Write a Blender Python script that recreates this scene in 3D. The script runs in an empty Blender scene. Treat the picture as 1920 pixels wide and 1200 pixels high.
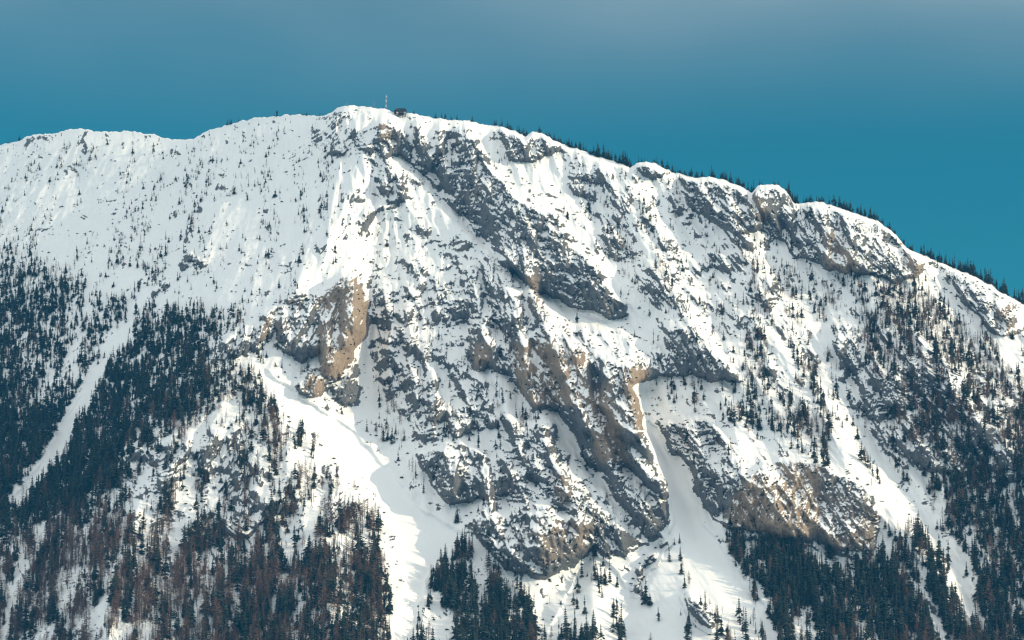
import bpy, bmesh, math, random
import numpy as np
from mathutils import Vector

# ------------------------------------------------------------------ camera, sky, sun, exposure
scene = bpy.context.scene
COL = scene.collection
rng = np.random.default_rng(7)
random.seed(7)

F = 5000.0                       # focal length in photo pixels (1920 wide)
PITCH = math.radians(9.0)
CAM = Vector((0.0, 0.0, 60.0))
cam_data = bpy.data.cameras.new("camera")
cam_data.sensor_width = 36.0
cam_data.lens = 36.0 * F / 1920.0
cam_data.clip_start = 1.0
cam_data.clip_end = 60000.0
cam = bpy.data.objects.new("camera", cam_data)
cam.location = CAM
cam.rotation_euler = (math.radians(90) + PITCH, 0, 0)
COL.objects.link(cam)
scene.camera = cam

SUN = Vector((0.925, -0.19, 0.31)).normalized()      # direction towards the sun
sun_el = math.asin(SUN.z)
sun_az = math.atan2(SUN.x, SUN.y)                      # clockwise from +Y

world = bpy.data.worlds.new("World")
scene.world = world
world.use_nodes = True
wn, wl = world.node_tree.nodes, world.node_tree.links
wn.clear()
w_out = wn.new("ShaderNodeOutputWorld")
w_bg = wn.new("ShaderNodeBackground")
w_bg.inputs["Strength"].default_value = 0.12
sky = wn.new("ShaderNodeTexSky")
sky.sky_type = 'NISHITA'
sky.sun_disc = False
sky.sun_elevation = sun_el
sky.sun_rotation = sun_az
sky.altitude = 600
sky.air_density = 1.0
sky.dust_density = 0.6
sky.ozone_density = 2.0
tint = wn.new("ShaderNodeMix"); tint.data_type = 'RGBA'; tint.blend_type = 'MULTIPLY'
tint.inputs["Factor"].default_value = 1.0
tint.inputs["B"].default_value = (0.095, 0.63, 0.625, 1)
wl.new(sky.outputs["Color"], tint.inputs["A"])
# a thin, even veil of high cloud that thickens overhead
SKY_SHIFT = (2.7, 1.1, 0.5)
tc = wn.new("ShaderNodeTexCoord")
sep = wn.new("ShaderNodeSeparateXYZ")
wl.new(tc.outputs["Generated"], sep.inputs[0])
mr = wn.new("ShaderNodeMapRange"); mr.interpolation_type = 'SMOOTHSTEP'
mr.inputs["From Min"].default_value = 0.212
mr.inputs["From Max"].default_value = 0.47
wl.new(sep.outputs["Z"], mr.inputs["Value"])
mp = wn.new("ShaderNodeMapping"); mp.inputs["Scale"].default_value = (1.9, 1.9, 4.0); mp.inputs["Location"].default_value = SKY_SHIFT
wl.new(tc.outputs["Generated"], mp.inputs["Vector"])
cn = wn.new("ShaderNodeTexNoise")
cn.inputs["Scale"].default_value = 2.0; cn.inputs["Detail"].default_value = 3.0; cn.inputs["Roughness"].default_value = 0.45
wl.new(mp.outputs["Vector"], cn.inputs["Vector"])
cm = wn.new("ShaderNodeMapRange")
cm.inputs["From Min"].default_value = 0.30; cm.inputs["From Max"].default_value = 0.70
cm.inputs["To Min"].default_value = 0.25; cm.inputs["To Max"].default_value = 1.9
wl.new(cn.outputs["Fac"], cm.inputs["Value"])
mm = wn.new("ShaderNodeMath"); mm.operation = 'MULTIPLY'; mm.use_clamp = True
wl.new(mr.outputs["Result"], mm.inputs[0]); wl.new(cm.outputs["Result"], mm.inputs[1])
cmix = wn.new("ShaderNodeMix"); cmix.data_type = 'RGBA'
wl.new(mm.outputs[0], cmix.inputs["Factor"])
wl.new(tint.outputs["Result"], cmix.inputs["A"])
cmix.inputs["B"].default_value = (9.9, 9.9, 9.3, 1)
wl.new(cmix.outputs["Result"], w_bg.inputs["Color"])
wl.new(w_bg.outputs[0], w_out.inputs["Surface"])

sd = bpy.data.lights.new("sun", 'SUN')
sd.energy = 4.4
sd.angle = math.radians(0.5)
sd.color = (1.0, 0.82, 0.54)
sun = bpy.data.objects.new("sun", sd)
sun.rotation_euler = SUN.to_track_quat('Z', 'Y').to_euler()
sun.location = (3000, 3000, 3000)
COL.objects.link(sun)

vs = scene.view_settings
scene.display_settings.display_device = 'sRGB'
vs.view_transform = 'Standard'; vs.look = 'None'
vs.exposure = 0.0; vs.gamma = 1.0; vs.use_curve_mapping = False
scene.render.engine = 'CYCLES'
scene.cycles.max_bounces = 5
scene.cycles.diffuse_bounces = 3
scene.cycles.volume_bounces = 0
scene.cycles.use_denoising = True
scene.cycles.denoiser = 'OPENIMAGEDENOISE'
scene.cycles.denoising_input_passes = 'RGB_ALBEDO_NORMAL'
scene.cycles.denoising_prefilter = 'ACCURATE'
scene.cycles.filter_width = 1.3

cp, sp = math.cos(PITCH), math.sin(PITCH)
def at(u, v, Y):
    """the point at depth Y that the photo shows at pixel (u, v); arrays welcome"""
    a = (np.asarray(u, float) - 960.0) / F
    b = (600.0 - np.asarray(v, float)) / F
    dy = cp - sp * b
    dz = sp + cp * b
    k = Y / dy
    return np.stack([CAM.x + a * k, CAM.y + Y + 0 * k, CAM.z + dz * k], -1)

# ------------------------------------------------------------------ noise and drawing on a plan of the face
def perlin(x, y, seed=0):
    r = np.random.default_rng(seed)
    perm = r.permutation(512)
    ang = r.random(512) * 2 * np.pi
    gx, gy = np.cos(ang).astype(np.float32), np.sin(ang).astype(np.float32)
    x = np.asarray(x, np.float32); y = np.asarray(y, np.float32)
    xi = np.floor(x).astype(np.int32); yi = np.floor(y).astype(np.int32)
    xf = x - xi; yf = y - yi
    def g(ix, iy, dx, dy):
        h = perm[(perm[ix & 511] + iy) & 511]
        return gx[h] * dx + gy[h] * dy
    s = xf * xf * xf * (xf * (xf * 6 - 15) + 10)
    t = yf * yf * yf * (yf * (yf * 6 - 15) + 10)
    a = g(xi, yi, xf, yf); b = g(xi + 1, yi, xf - 1, yf)
    c = g(xi, yi + 1, xf, yf - 1); d = g(xi + 1, yi + 1, xf - 1, yf - 1)
    return (a + s * (b - a)) * (1 - t) + (c + s * (d - c)) * t      # about -0.7 .. 0.7

def fbm(x, y, octaves, seed, gain=0.5, ridged=False):
    out = 0; amp = 1.0; f = 1.0; tot = 0
    for o in range(octaves):
        n = perlin(x * f + 17.3 * o, y * f - 9.1 * o, seed + o)
        if ridged:
            n = 0.35 - np.abs(n)
            n = n * 1.6
        out = out + n * amp
        tot += amp; amp *= gain; f *= 2.03
    return out / tot * 1.6

def smooth(a, lo, hi):
    t = np.clip((a - lo) / (hi - lo), 0, 1)
    return t * t * (3 - 2 * t)

U0, U1, V0, V1 = -260.0, 2180.0, 150.0, 1345.0
CELL = 4.0
NX, NY = int((U1 - U0) / CELL) + 1, int((V1 - V0) / CELL) + 1
GU, GV = np.meshgrid(U0 + np.arange(NX) * CELL, V0 + np.arange(NY) * CELL)

def inside(poly, x, y):
    c = np.zeros(x.shape, bool)
    n = len(poly)
    for i in range(n):
        (x1, y1), (x2, y2) = poly[i], poly[(i + 1) % n]
        if y1 == y2: continue
        c ^= ((y1 > y) != (y2 > y)) & (x < (x2 - x1) * (y - y1) / (y2 - y1) + x1)
    return c

def blur(a, px):
    s = px / CELL
    if s < 0.3: return a
    r = int(3 * s) + 1
    k = np.exp(-0.5 * (np.arange(-r, r + 1) / s) ** 2); k /= k.sum()
    p = np.pad(a, ((r, r), (r, r)), 'edge')
    p = np.apply_along_axis(lambda m: np.convolve(m, k, 'valid'), 1, p)
    return np.apply_along_axis(lambda m: np.convolve(m, k, 'valid'), 0, p)

def sample(a, u, v):
    x = np.clip((np.asarray(u) - U0) / CELL, 0, NX - 1.001)
    y = np.clip((np.asarray(v) - V0) / CELL, 0, NY - 1.001)
    xi, yi = x.astype(int), y.astype(int)
    fx, fy = x - xi, y - yi
    return (a[yi, xi] * (1 - fx) + a[yi, xi + 1] * fx) * (1 - fy) + (a[yi + 1, xi] * (1 - fx) + a[yi + 1, xi + 1] * fx) * fy

WU = perlin(GU / 55, GV / 55, 90) * 22 + perlin(GU / 20, GV / 20, 91) * 9      # ragged edges for drawn areas
WV = perlin(GU / 55, GV / 55, 92) * 22 + perlin(GU / 20, GV / 20, 93) * 9
def paint(polys, base=0.0, feather=5.0, warp=0.6):
    m = np.full(GU.shape, base)
    for val, poly in polys:
        k = blur(inside(poly, GU + WU * warp, GV + WV * warp).astype(float), feather)
        m = m * (1 - k) + val * k
    return m

# ------------------------------------------------------------------ the shape of the mountain
SKY = np.array([(-260,330),(-60,292),(0,273),(40,262),(62,252),(105,249),(130,243),(150,240),(175,246),(240,246),(290,253),(308,259),
 (340,261),(362,261),(385,246),(430,234),(480,220),(530,217),(560,214),(600,218),(622,210),(640,199),(675,199),(700,203),(725,206),
 (745,214),(770,213),(800,217),(830,224),(860,226),(880,226),(905,232),(940,237),(965,246),(985,255),(998,246),(1020,252),(1050,268),
 (1075,276),(1110,290),(1150,302),(1180,313),(1192,308),(1215,302),(1240,312),(1270,325),(1300,333),(1330,330),(1360,339),(1395,352),
 (1410,360),(1421,347),(1460,347),(1478,362),(1490,383),(1510,380),(1540,378),(1570,388),(1610,402),(1650,417),(1680,440),(1700,465),
 (1730,478),(1770,495),(1820,515),(1860,535),(1890,555),(1920,570),(2000,610),(2180,700)], float)
def skyline(u):
    return np.interp(u, SKY[:, 0], SKY[:, 1]) + 3.2 * perlin(u / 13.0, u * 0 + 0.5, 5) + 2.0 * perlin(u / 5.0, u * 0 + 0.5, 6)

# crest and gully lines: (u, v, metres the line stands out towards the valley)
LINES = [
 [(-260,330,-640),(0,272,-430),(150,240,-345),(300,257,-275),(430,234,-185),(560,213,-90),(650,198,0),(725,206,15),(800,217,0),(950,240,20),
  (1100,288,40),(1200,306,60),(1300,333,48),(1420,347,70),(1490,383,45),(1560,386,58),(1680,440,60),(1800,507,25),(1920,570,-10),(2180,700,-120)],
 [(690,262,45),(668,340,75),(640,400,95),(600,470,115),(550,540,135),(480,590,138),(420,640,145),(380,690,130),(300,790,118),(230,880,85),(170,990,42),(60,1060,-20),(-60,1110,-80)],
 [(260,560,-95),(230,620,-100),(185,700,-105),(130,790,-118),(80,880,-130),(20,945,-145),(-80,1020,-180)],
 [(60,540,-285),(120,640,-185),(90,740,-140),(20,880,-125),(-80,950,-160)],
 [(300,330,-245),(290,440,-180),(260,560,-95)], [(150,330,-335),(120,450,-300)], [(480,260,-130),(450,350,-85),(380,480,-25)], [(560,300,-50),(520,400,0),(440,520,45)],
 [(430,660,142),(400,760,152),(330,870,152),(260,950,140),(230,1040,130),(200,1200,140)],
 [(470,690,146),(520,800,156),(560,900,158),(600,1000,158),(630,1200,160)],
 [(440,860,128),(430,1000,116),(440,1200,112)], [(300,980,108),(320,1100,104),(330,1250,108)],
 [(710,340,20),(697,480,10),(694,600,-8),(692,700,4),(702,790,22),(745,880,56),(800,950,74),(850,985,80),(805,1050,80),(760,1200,74)],
 [(715,300,52),(722,370,62),(668,430,78),(657,500,95),(652,560,128),(643,640,128),(620,700,95),(640,765,45)],
 [(595,690,82),(600,740,95)], [(664,530,120),(666,615,132)], [(638,560,108),(633,690,96)], [(615,590,124),(618,690,112)],
 [(735,300,30),(790,345,42),(850,420,54),(920,470,74),(985,520,96),(1010,590,116),(995,690,118),(1015,800,122),(1052,900,122),(1100,990,118)],
 [(1128,668,128),(1180,690,160),(1194,790,156),(1232,880,136),(1248,930,118),(1256,985,96)],
 [(840,480,26),(850,560,50),(838,620,52)],
 [(812,800,84),(830,850,92),(900,900,94),(960,960,102),(993,1010,116),(1000,1070,106),(1010,1110,72)],
 [(930,560,66),(905,650,70),(920,740,88),(960,830,100)],
 [(770,560,36),(752,660,40),(750,760,46)], [(880,600,50),(855,700,52),(872,800,66),(930,880,84)],
 [(1085,850,84),(1125,890,84),(1160,950,80),(1125,1015,62),(1060,1100,42)],
 [(902,622,86),(928,700,104),(950,770,116),(985,835,112)], [(960,640,72),(966,710,78),(985,780,88)],
 [(1042,622,122),(1070,700,124),(1095,780,122),(1102,822,104)], [(1022,680,88),(1034,745,84),(1062,805,84),(1090,845,84)],
 [(1086,662,118),(1106,722,118),(1122,790,116),(1152,862,108)], [(1113,690,88),(1118,750,84),(1140,815,82),(1180,890,84)],
 [(800,650,66),(806,720,80),(812,795,88)], [(728,640,34),(738,720,38)], [(834,700,50),(845,780,58)],
 [(1424,350,74),(1428,430,78),(1440,470,66)], [(1462,362,52),(1482,450,50)], [(1556,398,46),(1572,480,58)], [(1588,400,72),(1604,492,96)], [(1660,440,58),(1672,510,70)],
 [(712,226,38),(714,262,46)], [(748,226,0),(754,282,-6)], [(776,228,26),(806,292,30)], [(845,240,8),(850,285,10)],
 [(750,287,-2),(800,337,-4),(850,392,-8),(905,457,0),(1000,543,20),(1050,580,32),(1110,606,42),(1180,622,60),(1232,642,78)],
 [(1200,728,70),(1215,800,56),(1250,868,50),(1290,950,48),(1310,1010,60)],
 [(800,228,8),(880,258,32),(922,300,56),(962,370,78),(1030,398,86),(1090,470,96),(1140,530,84),(1178,590,64)],
 [(1250,612,124),(1290,622,142),(1350,680,154),(1400,740,156),(1385,820,154),(1365,900,144),(1372,960,122),(1350,1010,82)],
 [(1080,330,22),(1130,420,42),(1145,480,54),(1200,560,74),(1232,600,68)],
 [(1100,292,50),(1180,380,78),(1230,480,96),(1258,590,116)],
 [(1270,340,30),(1300,450,40),(1330,560,60),(1352,640,84)],
 [(1330,335,58),(1380,450,84),(1420,560,106),(1470,660,126),(1530,760,146),(1580,850,156),(1640,930,154),(1700,990,132),(1780,1100,102)],
 [(1450,402,36),(1520,520,52),(1590,640,68),(1605,740,74),(1645,840,80),(1700,920,70),(1760,1010,50),(1810,1110,40),(1850,1230,30)],
 [(1490,385,46),(1540,470,78),(1580,540,86)],
 [(1560,390,60),(1620,480,92),(1645,560,114),(1720,660,136),(1800,750,156),(1880,830,160),(1920,860,158),(2000,950,146)],
 [(1750,520,46),(1790,610,66),(1850,720,98),(1920,800,110),(2000,880,110)],
 [(1800,530,50),(1900,600,76),(2000,700,96)],
 [(1640,650,104),(1680,720,122),(1740,830,128),(1800,900,118),(1860,1000,96)],
 [(1700,700,96),(1760,800,104),(1830,900,92),(1900,1010,66)],
 [(1455,876,152),(1445,985,132)], [(1568,905,120),(1575,1005,104)],
 [(1330,900,70),(1380,1005,84),(1500,1020,98),(1640,1040,92)],
 [(1400,1110,66),(1600,1160,62),(1900,1210,40)],
 [(1262,995,88),(1300,1100,84),(1340,1230,88)], [(1244,1012,56),(1212,1060,36),(1188,1110,34),(1180,1230,44)], [(1264,1018,86),(1230,1066,78),(1206,1116,66)],
 [(1115,1020,84),(1110,1100,74),(1120,1230,76)], [(900,1100,72),(880,1230,82)], [(1020,1130,44),(1010,1230,50)],
 [(-260,1330,-160),(0,1335,-40),(400,1335,120),(900,1340,80),(1500,1340,60),(2180,1330,-20)], [(-260,330,-640),(-260,900,-330),(-260,1330,-160)], [(2180,700,-120),(2180,1000,60),(2180,1330,-20)],
]
def relax_surface():
    def level(step, init):
        nx, ny = int((U1 - U0) / step) + 1, int((V1 - V0) / step) + 1
        fixed = np.zeros((ny, nx)); cnt = np.zeros((ny, nx))
        for ln in LINES:
            for (a, b) in zip(ln[:-1], ln[1:]):
                n = max(2, int(max(abs(a[0] - b[0]), abs(a[1] - b[1])) / (step * 0.5)))
                for t in np.linspace(0, 1, n):
                    i = int(round((a[1] + (b[1] - a[1]) * t - V0) / step)); j = int(round((a[0] + (b[0] - a[0]) * t - U0) / step))
                    if 0 <= i < ny and 0 <= j < nx:
                        fixed[i, j] += a[2] + (b[2] - a[2]) * t; cnt[i, j] += 1
        m = cnt > 0
        fixed[m] /= cnt[m]
        if init is None: h = np.full((ny, nx), fixed[m].mean())
        else:
            y = np.linspace(0, init.shape[0] - 1.001, ny); x = np.linspace(0, init.shape[1] - 1.001, nx)
            yi = y.astype(int); xi = x.astype(int); fy = (y - yi)[:, None]; fx = (x - xi)[None]
            A = init
            h = (A[yi][:, xi] * (1 - fx) + A[yi][:, xi + 1] * fx) * (1 - fy) + (A[yi + 1][:, xi] * (1 - fx) + A[yi + 1][:, xi + 1] * fx) * fy
        for it in range(260):
            h[m] = fixed[m]
            p = np.pad(h, 1, 'edge')
            h = 0.25 * (p[:-2, 1:-1] + p[2:, 1:-1] + p[1:-1, :-2] + p[1:-1, 2:])
        h[m] = 0.6 * fixed[m] + 0.4 * h[m]
        return h
    h = None
    for st in (32.0, 16.0, 8.0, 4.0): h = level(st, h)
    return h
RELIEF = blur(relax_surface(), 4.0) * 1.28

# where bare rock stands through the snow, plus one shaded channel painted as rock
ROCKY = paint([
 (.06,[(0,270),(620,210),(640,400),(420,640),(0,560)]),
 (.24,[(1050,280),(1300,340),(1450,500),(1550,700),(1450,750),(1250,590),(1150,520),(1060,400)]),
 (.28,[(690,300),(830,350),(930,470),(900,520),(700,520),(640,420)]),
 (.44,[(690,520),(760,490),(900,500),(900,700),(940,800),(800,830),(740,770),(690,690)]),
 (.42,[(1550,600),(1700,620),(1900,760),(1900,900),(1700,880),(1600,780)]),
 (.30,[(200,850),(420,750),(560,900),(700,880),(700,950),(560,1000),(450,1010),(250,1000)]),
 (.42,[(940,830),(1250,880),(1250,1010),(1060,1080),(880,1000)]),
 (.50,[(612,215),(650,203),(700,206),(735,290),(700,300),(640,290),(600,305),(570,300),(600,240)]),
 (.80,[(697,228),(742,222),(778,292),(740,290),(690,270)]),
 (.68,[(690,270),(730,282),(762,375),(732,392),(700,350)]),
 (.50,[(772,222),(880,234),(900,270),(850,300),(800,300),(770,265)]),
 (.68,[(930,228),(1000,236),(1056,262),(1045,292),(1000,302),(950,290)]),
 (.93,[(745,275),(800,300),(850,262),(895,262),(920,310),(960,370),(1030,398),(1090,470),(1140,530),(1178,592),(1150,597),(1080,575),(1010,545),(960,500),(900,450),(850,390),(810,340)]),
 (.70,[(900,460),(990,512),(1030,590),(1100,640),(1150,690),(1120,760),(1060,770),(1000,760),(960,700),(900,690),(880,640),(920,580)]),
 (.80,[(1020,700),(1100,690),(1150,830),(1180,880),(1110,870),(1060,800)]),
 (.90,[(1120,672),(1182,682),(1200,780),(1242,900),(1246,938),(1200,900),(1150,850),(1112,760)]),
 (.64,[(940,780),(1040,800),(1060,930),(1050,950),(960,850)]),
 (1.06,[(1085,615),(1160,618),(1230,648),(1300,690),(1290,702),(1245,706),(1190,714),(1150,690),(1110,660)]),
 (.90,[(1243,612),(1300,615),(1350,672),(1398,712),(1340,714),(1280,692),(1245,668)]),
 (.62,[(388,642),(470,600),(560,545),(610,555),(600,600),(530,612),(480,662),(400,682)]),
 (1.08,[(528,600),(606,590),(612,662),(560,672),(520,642)]),
 (.50,[(600,660),(662,660),(682,760),(640,762),(600,720)]),
 (1.12,[(600,565),(640,515),(668,520),(682,565),(682,622),(657,668),(640,702),(600,700),(606,620)]),
 (1.05,[(550,722),(590,690),(612,730),(590,747),(560,742)]),
 (.88,[(780,850),(860,832),(950,862),(972,920),(900,932),(840,946),(810,912)]),
 (.84,[(890,972),(990,960),(1002,1082),(960,1072),(900,1022)]),
 (.70,[(1000,960),(1090,970),(1120,1012),(1060,1062),(1020,1092),(997,1080)]),
 (.74,[(1230,790),(1330,780),(1400,862),(1380,962),(1330,972),(1300,880),(1240,832)]),
 (.80,[(1310,880),(1392,880),(1382,992),(1330,982)]),
 (1.1,[(1392,890),(1450,868),(1540,866),(1600,905),(1652,970),(1632,1034),(1540,1022),(1460,1004),(1380,988),(1360,972)]),
 (.55,[(1380,988),(1640,1034),(1620,1054),(1480,1024),(1370,1004)]),
 (.66,[(1270,316),(1410,346),(1430,430),(1390,440),(1310,400),(1290,360)]),
 (.72,[(1190,296),(1222,290),(1254,312),(1240,334),(1202,328)]),
 (.80,[(1400,336),(1482,340),(1530,392),(1600,482),(1590,512),(1500,482),(1440,432)]),
 (.74,[(1505,362),(1640,394),(1705,452),(1736,516),(1680,532),(1600,502),(1540,432)]),
 (.78,[(1750,478),(1900,546),(1912,632),(1860,632),(1800,562)]),
 (.80,[(318,512),(355,470),(402,490),(370,516)]), (.70,[(280,556),(312,528),(314,560)]), (.85,[(208,430),(242,434),(232,449)]), (.65,[(58,254),(100,250),(90,266),(50,270)]),
 (.02,[(470,676),(560,735),(690,835),(780,940),(850,985),(880,1010),(800,1080),(770,1200),(730,1200),(760,1080),(730,960),(640,850),(540,770)]),
 (.03,[(765,285),(842,365),(905,452),(1000,540),(1090,600),(1232,640),(1225,620),(1080,578),(985,530),(900,440),(840,355),(790,300)]),
 (.01,[(1206,785),(1238,790),(1262,850),(1310,940),(1320,985),(1400,1080),(1480,1200),(1100,1200),(1230,1060),(1262,980),(1240,880),(1205,800)]),
 (.02,[(1085,1060),(1115,1018),(1150,1060),(1180,1100),(1180,1200),(1020,1200)]),
 (.02,[(235,605),(245,615),(195,700),(140,800),(95,890),(30,950),(10,950),(70,870),(125,780),(175,690)]),
 (.97,[(1285,1115),(1300,1118),(1347,1178),(1330,1176),(1295,1145)]), (.97,[(1205,1050),(1250,1012),(1256,1018),(1212,1066),(1196,1112),(1190,1108)]),  # gravel patch, then a gully channel's shade put in as dark rock
], base=0.08, feather=4.0)

# tan, iron-stained limestone as against grey limestone
TAN = paint([
 (1.0,[(600,560),(640,500),(670,515),(690,565),(690,622),(662,672),(640,705),(600,700)]), (.9,[(550,722),(590,690),(612,730),(590,747)]),
 (1.0,[(1160,676),(1212,690),(1222,810),(1196,812),(1172,760)]), (.7,[(990,508),(1005,510),(1020,590),(1000,580)]), (.7,[(697,228),(730,222),(740,262),(705,262)]),
 (.85,[(1385,900),(1470,868),(1540,868),(1545,1000),(1460,1010),(1360,980)]), (.45,[(1540,868),(1650,970),(1640,1040),(1540,1020)]),
 (.6,[(1540,430),(1600,450),(1600,520),(1550,500)]), (.75,[(1680,440),(1735,480),(1730,530),(1690,525)]), (.75,[(1860,560),(1905,580),(1910,632),(1880,630)]),
 (.6,[(1400,355),(1440,380),(1445,420),(1400,410)]), (.75,[(885,640),(915,636),(915,690),(890,690)]), (.7,[(960,640),(1100,640),(1110,760),(980,760)]), (.7,[(1090,740),(1150,700),(1170,870),(1120,860)]), (.5,[(1040,880),(1080,880),(1065,950),(1045,945)]),
 (.45,[(480,600),(560,545),(560,610),(480,640)]), (.5,[(1000,970),(1110,980),(1110,1020),(1010,1080)]),
], base=0.12, feather=7.0)

NCOL, NROW, NBACK = 1360, 640, 36
ucol = np.linspace(U0, U1, NCOL)
vtop = skyline(ucol)
tt = np.linspace(0, 1, NROW) ** 1.0
V = vtop[None, :] + (V1 - 4 - vtop[None, :]) * tt[:, None]
U = np.repeat(ucol[None, :], NROW, 0)

kshear = np.interp(ucol, [-260, 300, 620, 760, 1000, 1200, 2180], [-.65, -.60, -.25, .1, .30, .55, .62])
lean = np.cumsum(kshear) * (ucol[1] - ucol[0]) * 0
US = U - kshear[None, :] * (V - 600)              # coordinate that runs across the local fall line

ROCK = sample(ROCKY, U, V); TANV = sample(TAN, U, V)
steepmask = smooth(ROCK, .3, .7)
R = sample(RELIEF, U, V)
edge = smooth(V - vtop[None, :], 0, 40 - 30 * smooth(U, 620, 1000))
open_left = 1 - 0.62 * smooth(-U, -660, -420) * smooth(-V, -760, -600)
calm = 1 - 0.75 * smooth(-ROCK, -.045, -.02)              # swept chutes and fans stay smooth
macro = (30 * fbm(US / 105, V / 260, 3, 11, ridged=True) + 15 * fbm(US / 44, V / 100, 3, 21, ridged=True)) * open_left * calm
RIBS = sample(paint([(1.0,[(870,470),(1000,510),(1060,620),(1200,680),(1240,900),(1240,990),(1010,1080),(860,950),(780,850),(880,700)]), (.8,[(1270,340),(1480,360),(1700,450),(1730,540),(1560,520),(1400,450)]),
 (.7,[(690,215),(900,240),(900,300),(730,290)]), (.5,[(690,520),(880,560),(870,820),(700,760)]), (.75,[(1050,290),(1480,380),(1750,560),(1920,700),(2180,900),(1920,960),(1640,880),(1440,740),(1260,600),(1120,470)]), (.5,[(220,880),(420,770),(700,900),(720,1150),(240,1150)])], feather=16), U, V)
kr = U - np.interp(U, [-260, 300, 700, 1000, 1200, 2180], [0, 0, .1, .28, .58, .62]) * (V - 700) + 8 * perlin(U / 40, V / 40, 95)
ribn = fbm(kr / 66, V / 190, 2, 96, ridged=True)
macro = macro + RIBS * (26 * ribn + 8 * fbm(kr / 25, V / 80, 2, 98, ridged=True))
fine = 4.4 * fbm(US / 19, V / 34, 4, 31, gain=0.55) * calm
R = R + edge * (macro * (0.75 + 0.5 * steepmask) + fine)

# free-standing towers, needles and columns
BLOCKS = paint([(46,[(1122,692),(1135,674),(1182,680),(1194,702),(1203,780),(1206,812),(1180,834),(1150,800),(1130,762)]), (30,[(1233,888),(1240,872),(1247,888),(1251,932),(1236,928)]),
 (20,[(640,545),(655,518),(673,540),(684,575),(679,622),(656,662),(640,640)]), (14,[(602,600),(622,592),(628,690),(606,698)]), (16,[(698,232),(712,224),(726,232),(724,264),(702,262)]),
 (16,[(1403,375),(1424,356),(1433,432),(1402,426)]), (14,[(1545,440),(1560,430),(1570,500),(1548,506)]), (14,[(1590,450),(1600,440),(1609,512),(1594,512)]), (18,[(984,508),(1003,510),(1013,562),(1000,582),(988,546)]),
 (16,[(1040,645),(1056,640),(1066,700),(1050,712)]), (16,[(1000,655),(1012,650),(1020,716),(1004,720)]), (20,[(1050,722),(1074,716),(1100,806),(1086,822)]), (16,[(893,652),(905,640),(912,680),(896,684)]),
 (18,[(1040,890),(1056,880),(1066,930),(1048,944)]), (14,[(800,680),(818,672),(826,780),(806,792)]), (16,[(1700,450),(1722,470),(1732,526),(1708,520)]), (16,[(1868,572),(1892,566),(1904,632),(1884,628)])], feather=3.0, warp=0.35)
R = R + sample(BLOCKS, U, V) * smooth(V - vtop[None, :], 0, 14)

# cliff steps: where rank noise passes the rockiness the face steepens, above it eases into a ledge
wx = U + 10 * perlin(U / 31, V / 31, 41); wy = V + 10 * perlin(U / 31, V / 31, 42)
n1 = fbm((wx - 0.3 * kshear * (wy - 600)) / 38, wy / 30, 5, 51, gain=0.62)
bed = np.interp(U, [0, 600, 900, 2000], [-0.35, -0.15, 0.45, 0.60]) + 0.5 * perlin(U / 210, V / 210, 47)
cb, sb = np.cos(bed), np.sin(bed)
along = (wx - 960) * cb + (wy - 700) * sb; across = -(wx - 960) * sb + (wy - 700) * cb
n2 = fbm(along / 30, across / 7.5, 4, 61, gain=0.6)
n3 = fbm(wx / 7, wy / 34, 3, 65, gain=0.6)
ROCK = ROCK + smooth(ROCK, .10, .30) * (1 - smooth(ROCK, .84, .95)) * RIBS * 0.6 * ribn
ROCK = np.clip(ROCK + 0.62 * fbm(U / 85, V / 75, 3, 46) * smooth(ROCK, .05, .2) * (1 - smooth(ROCK, .72, .92)), 0, 1.2)
def rank(a):
    s = np.sort(a.ravel()[::37]); return np.interp(a, s, np.linspace(0, 1, len(s)))
cl = smooth(ROCK, .72, .95)
nr = rank(n1 * 0.62 + n2 * 0.36 + n3 * 0.25) * (1 - cl) + rank(n1 * 0.40 + n2 * (0.60 - 0.35 * TANV) + n3 * (0.40 + 0.35 * TANV)) * cl
M = smooth(nr - (1 - ROCK * 0.88), -0.05, 0.06)
M = M * smooth(V - vtop[None, :], 0, 4)
dv = np.gradient(V, axis=0)
E = np.zeros_like(V)
acc = np.zeros(NCOL)
lam = np.exp(-dv / (10.0 + 26.0 * smooth(ROCK, .3, .8)))
drive = (0.25 + 1.0 * smooth(ROCK, .12, .55)) * M * dv
for i in range(NROW - 1, -1, -1):                 # climb the face: steps follow the fall line and spread sideways
    acc = np.interp(ucol + kshear * dv[i] * 0.8, ucol, acc)
    acc[1:-1] = 0.14 * acc[:-2] + 0.72 * acc[1:-1] + 0.14 * acc[2:]
    acc = acc * lam[i] + drive[i]
    E[i] = acc
E *= smooth(V - vtop[None, :], 0, 30 - 20 * smooth(U, 620, 1000)) * 0.85 + 0.15
UF = U - 0.3 * kshear[None, :] * (V - 600)
flute = 6.0 * fbm(UF / 13.0, V / 40, 3, 71, ridged=True) + 2.4 * fbm(U / 9, V / 11, 3, 81, ridged=True) + 5 * fbm(UF / 30, V / 50, 2, 86, ridged=True) + 8 * fbm(UF / 62, V / 90, 2, 88, ridged=True)
R = R + E + flute * (1 + 0.5 * TANV) * smooth(ROCK, .35, .8) * (0.35 + 0.65 * M) * smooth(V - vtop[None, :], 0, 10)
DEPTH = 4470 + (1200 - V) * 1.42 - R
P = at(U, V, DEPTH)

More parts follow.
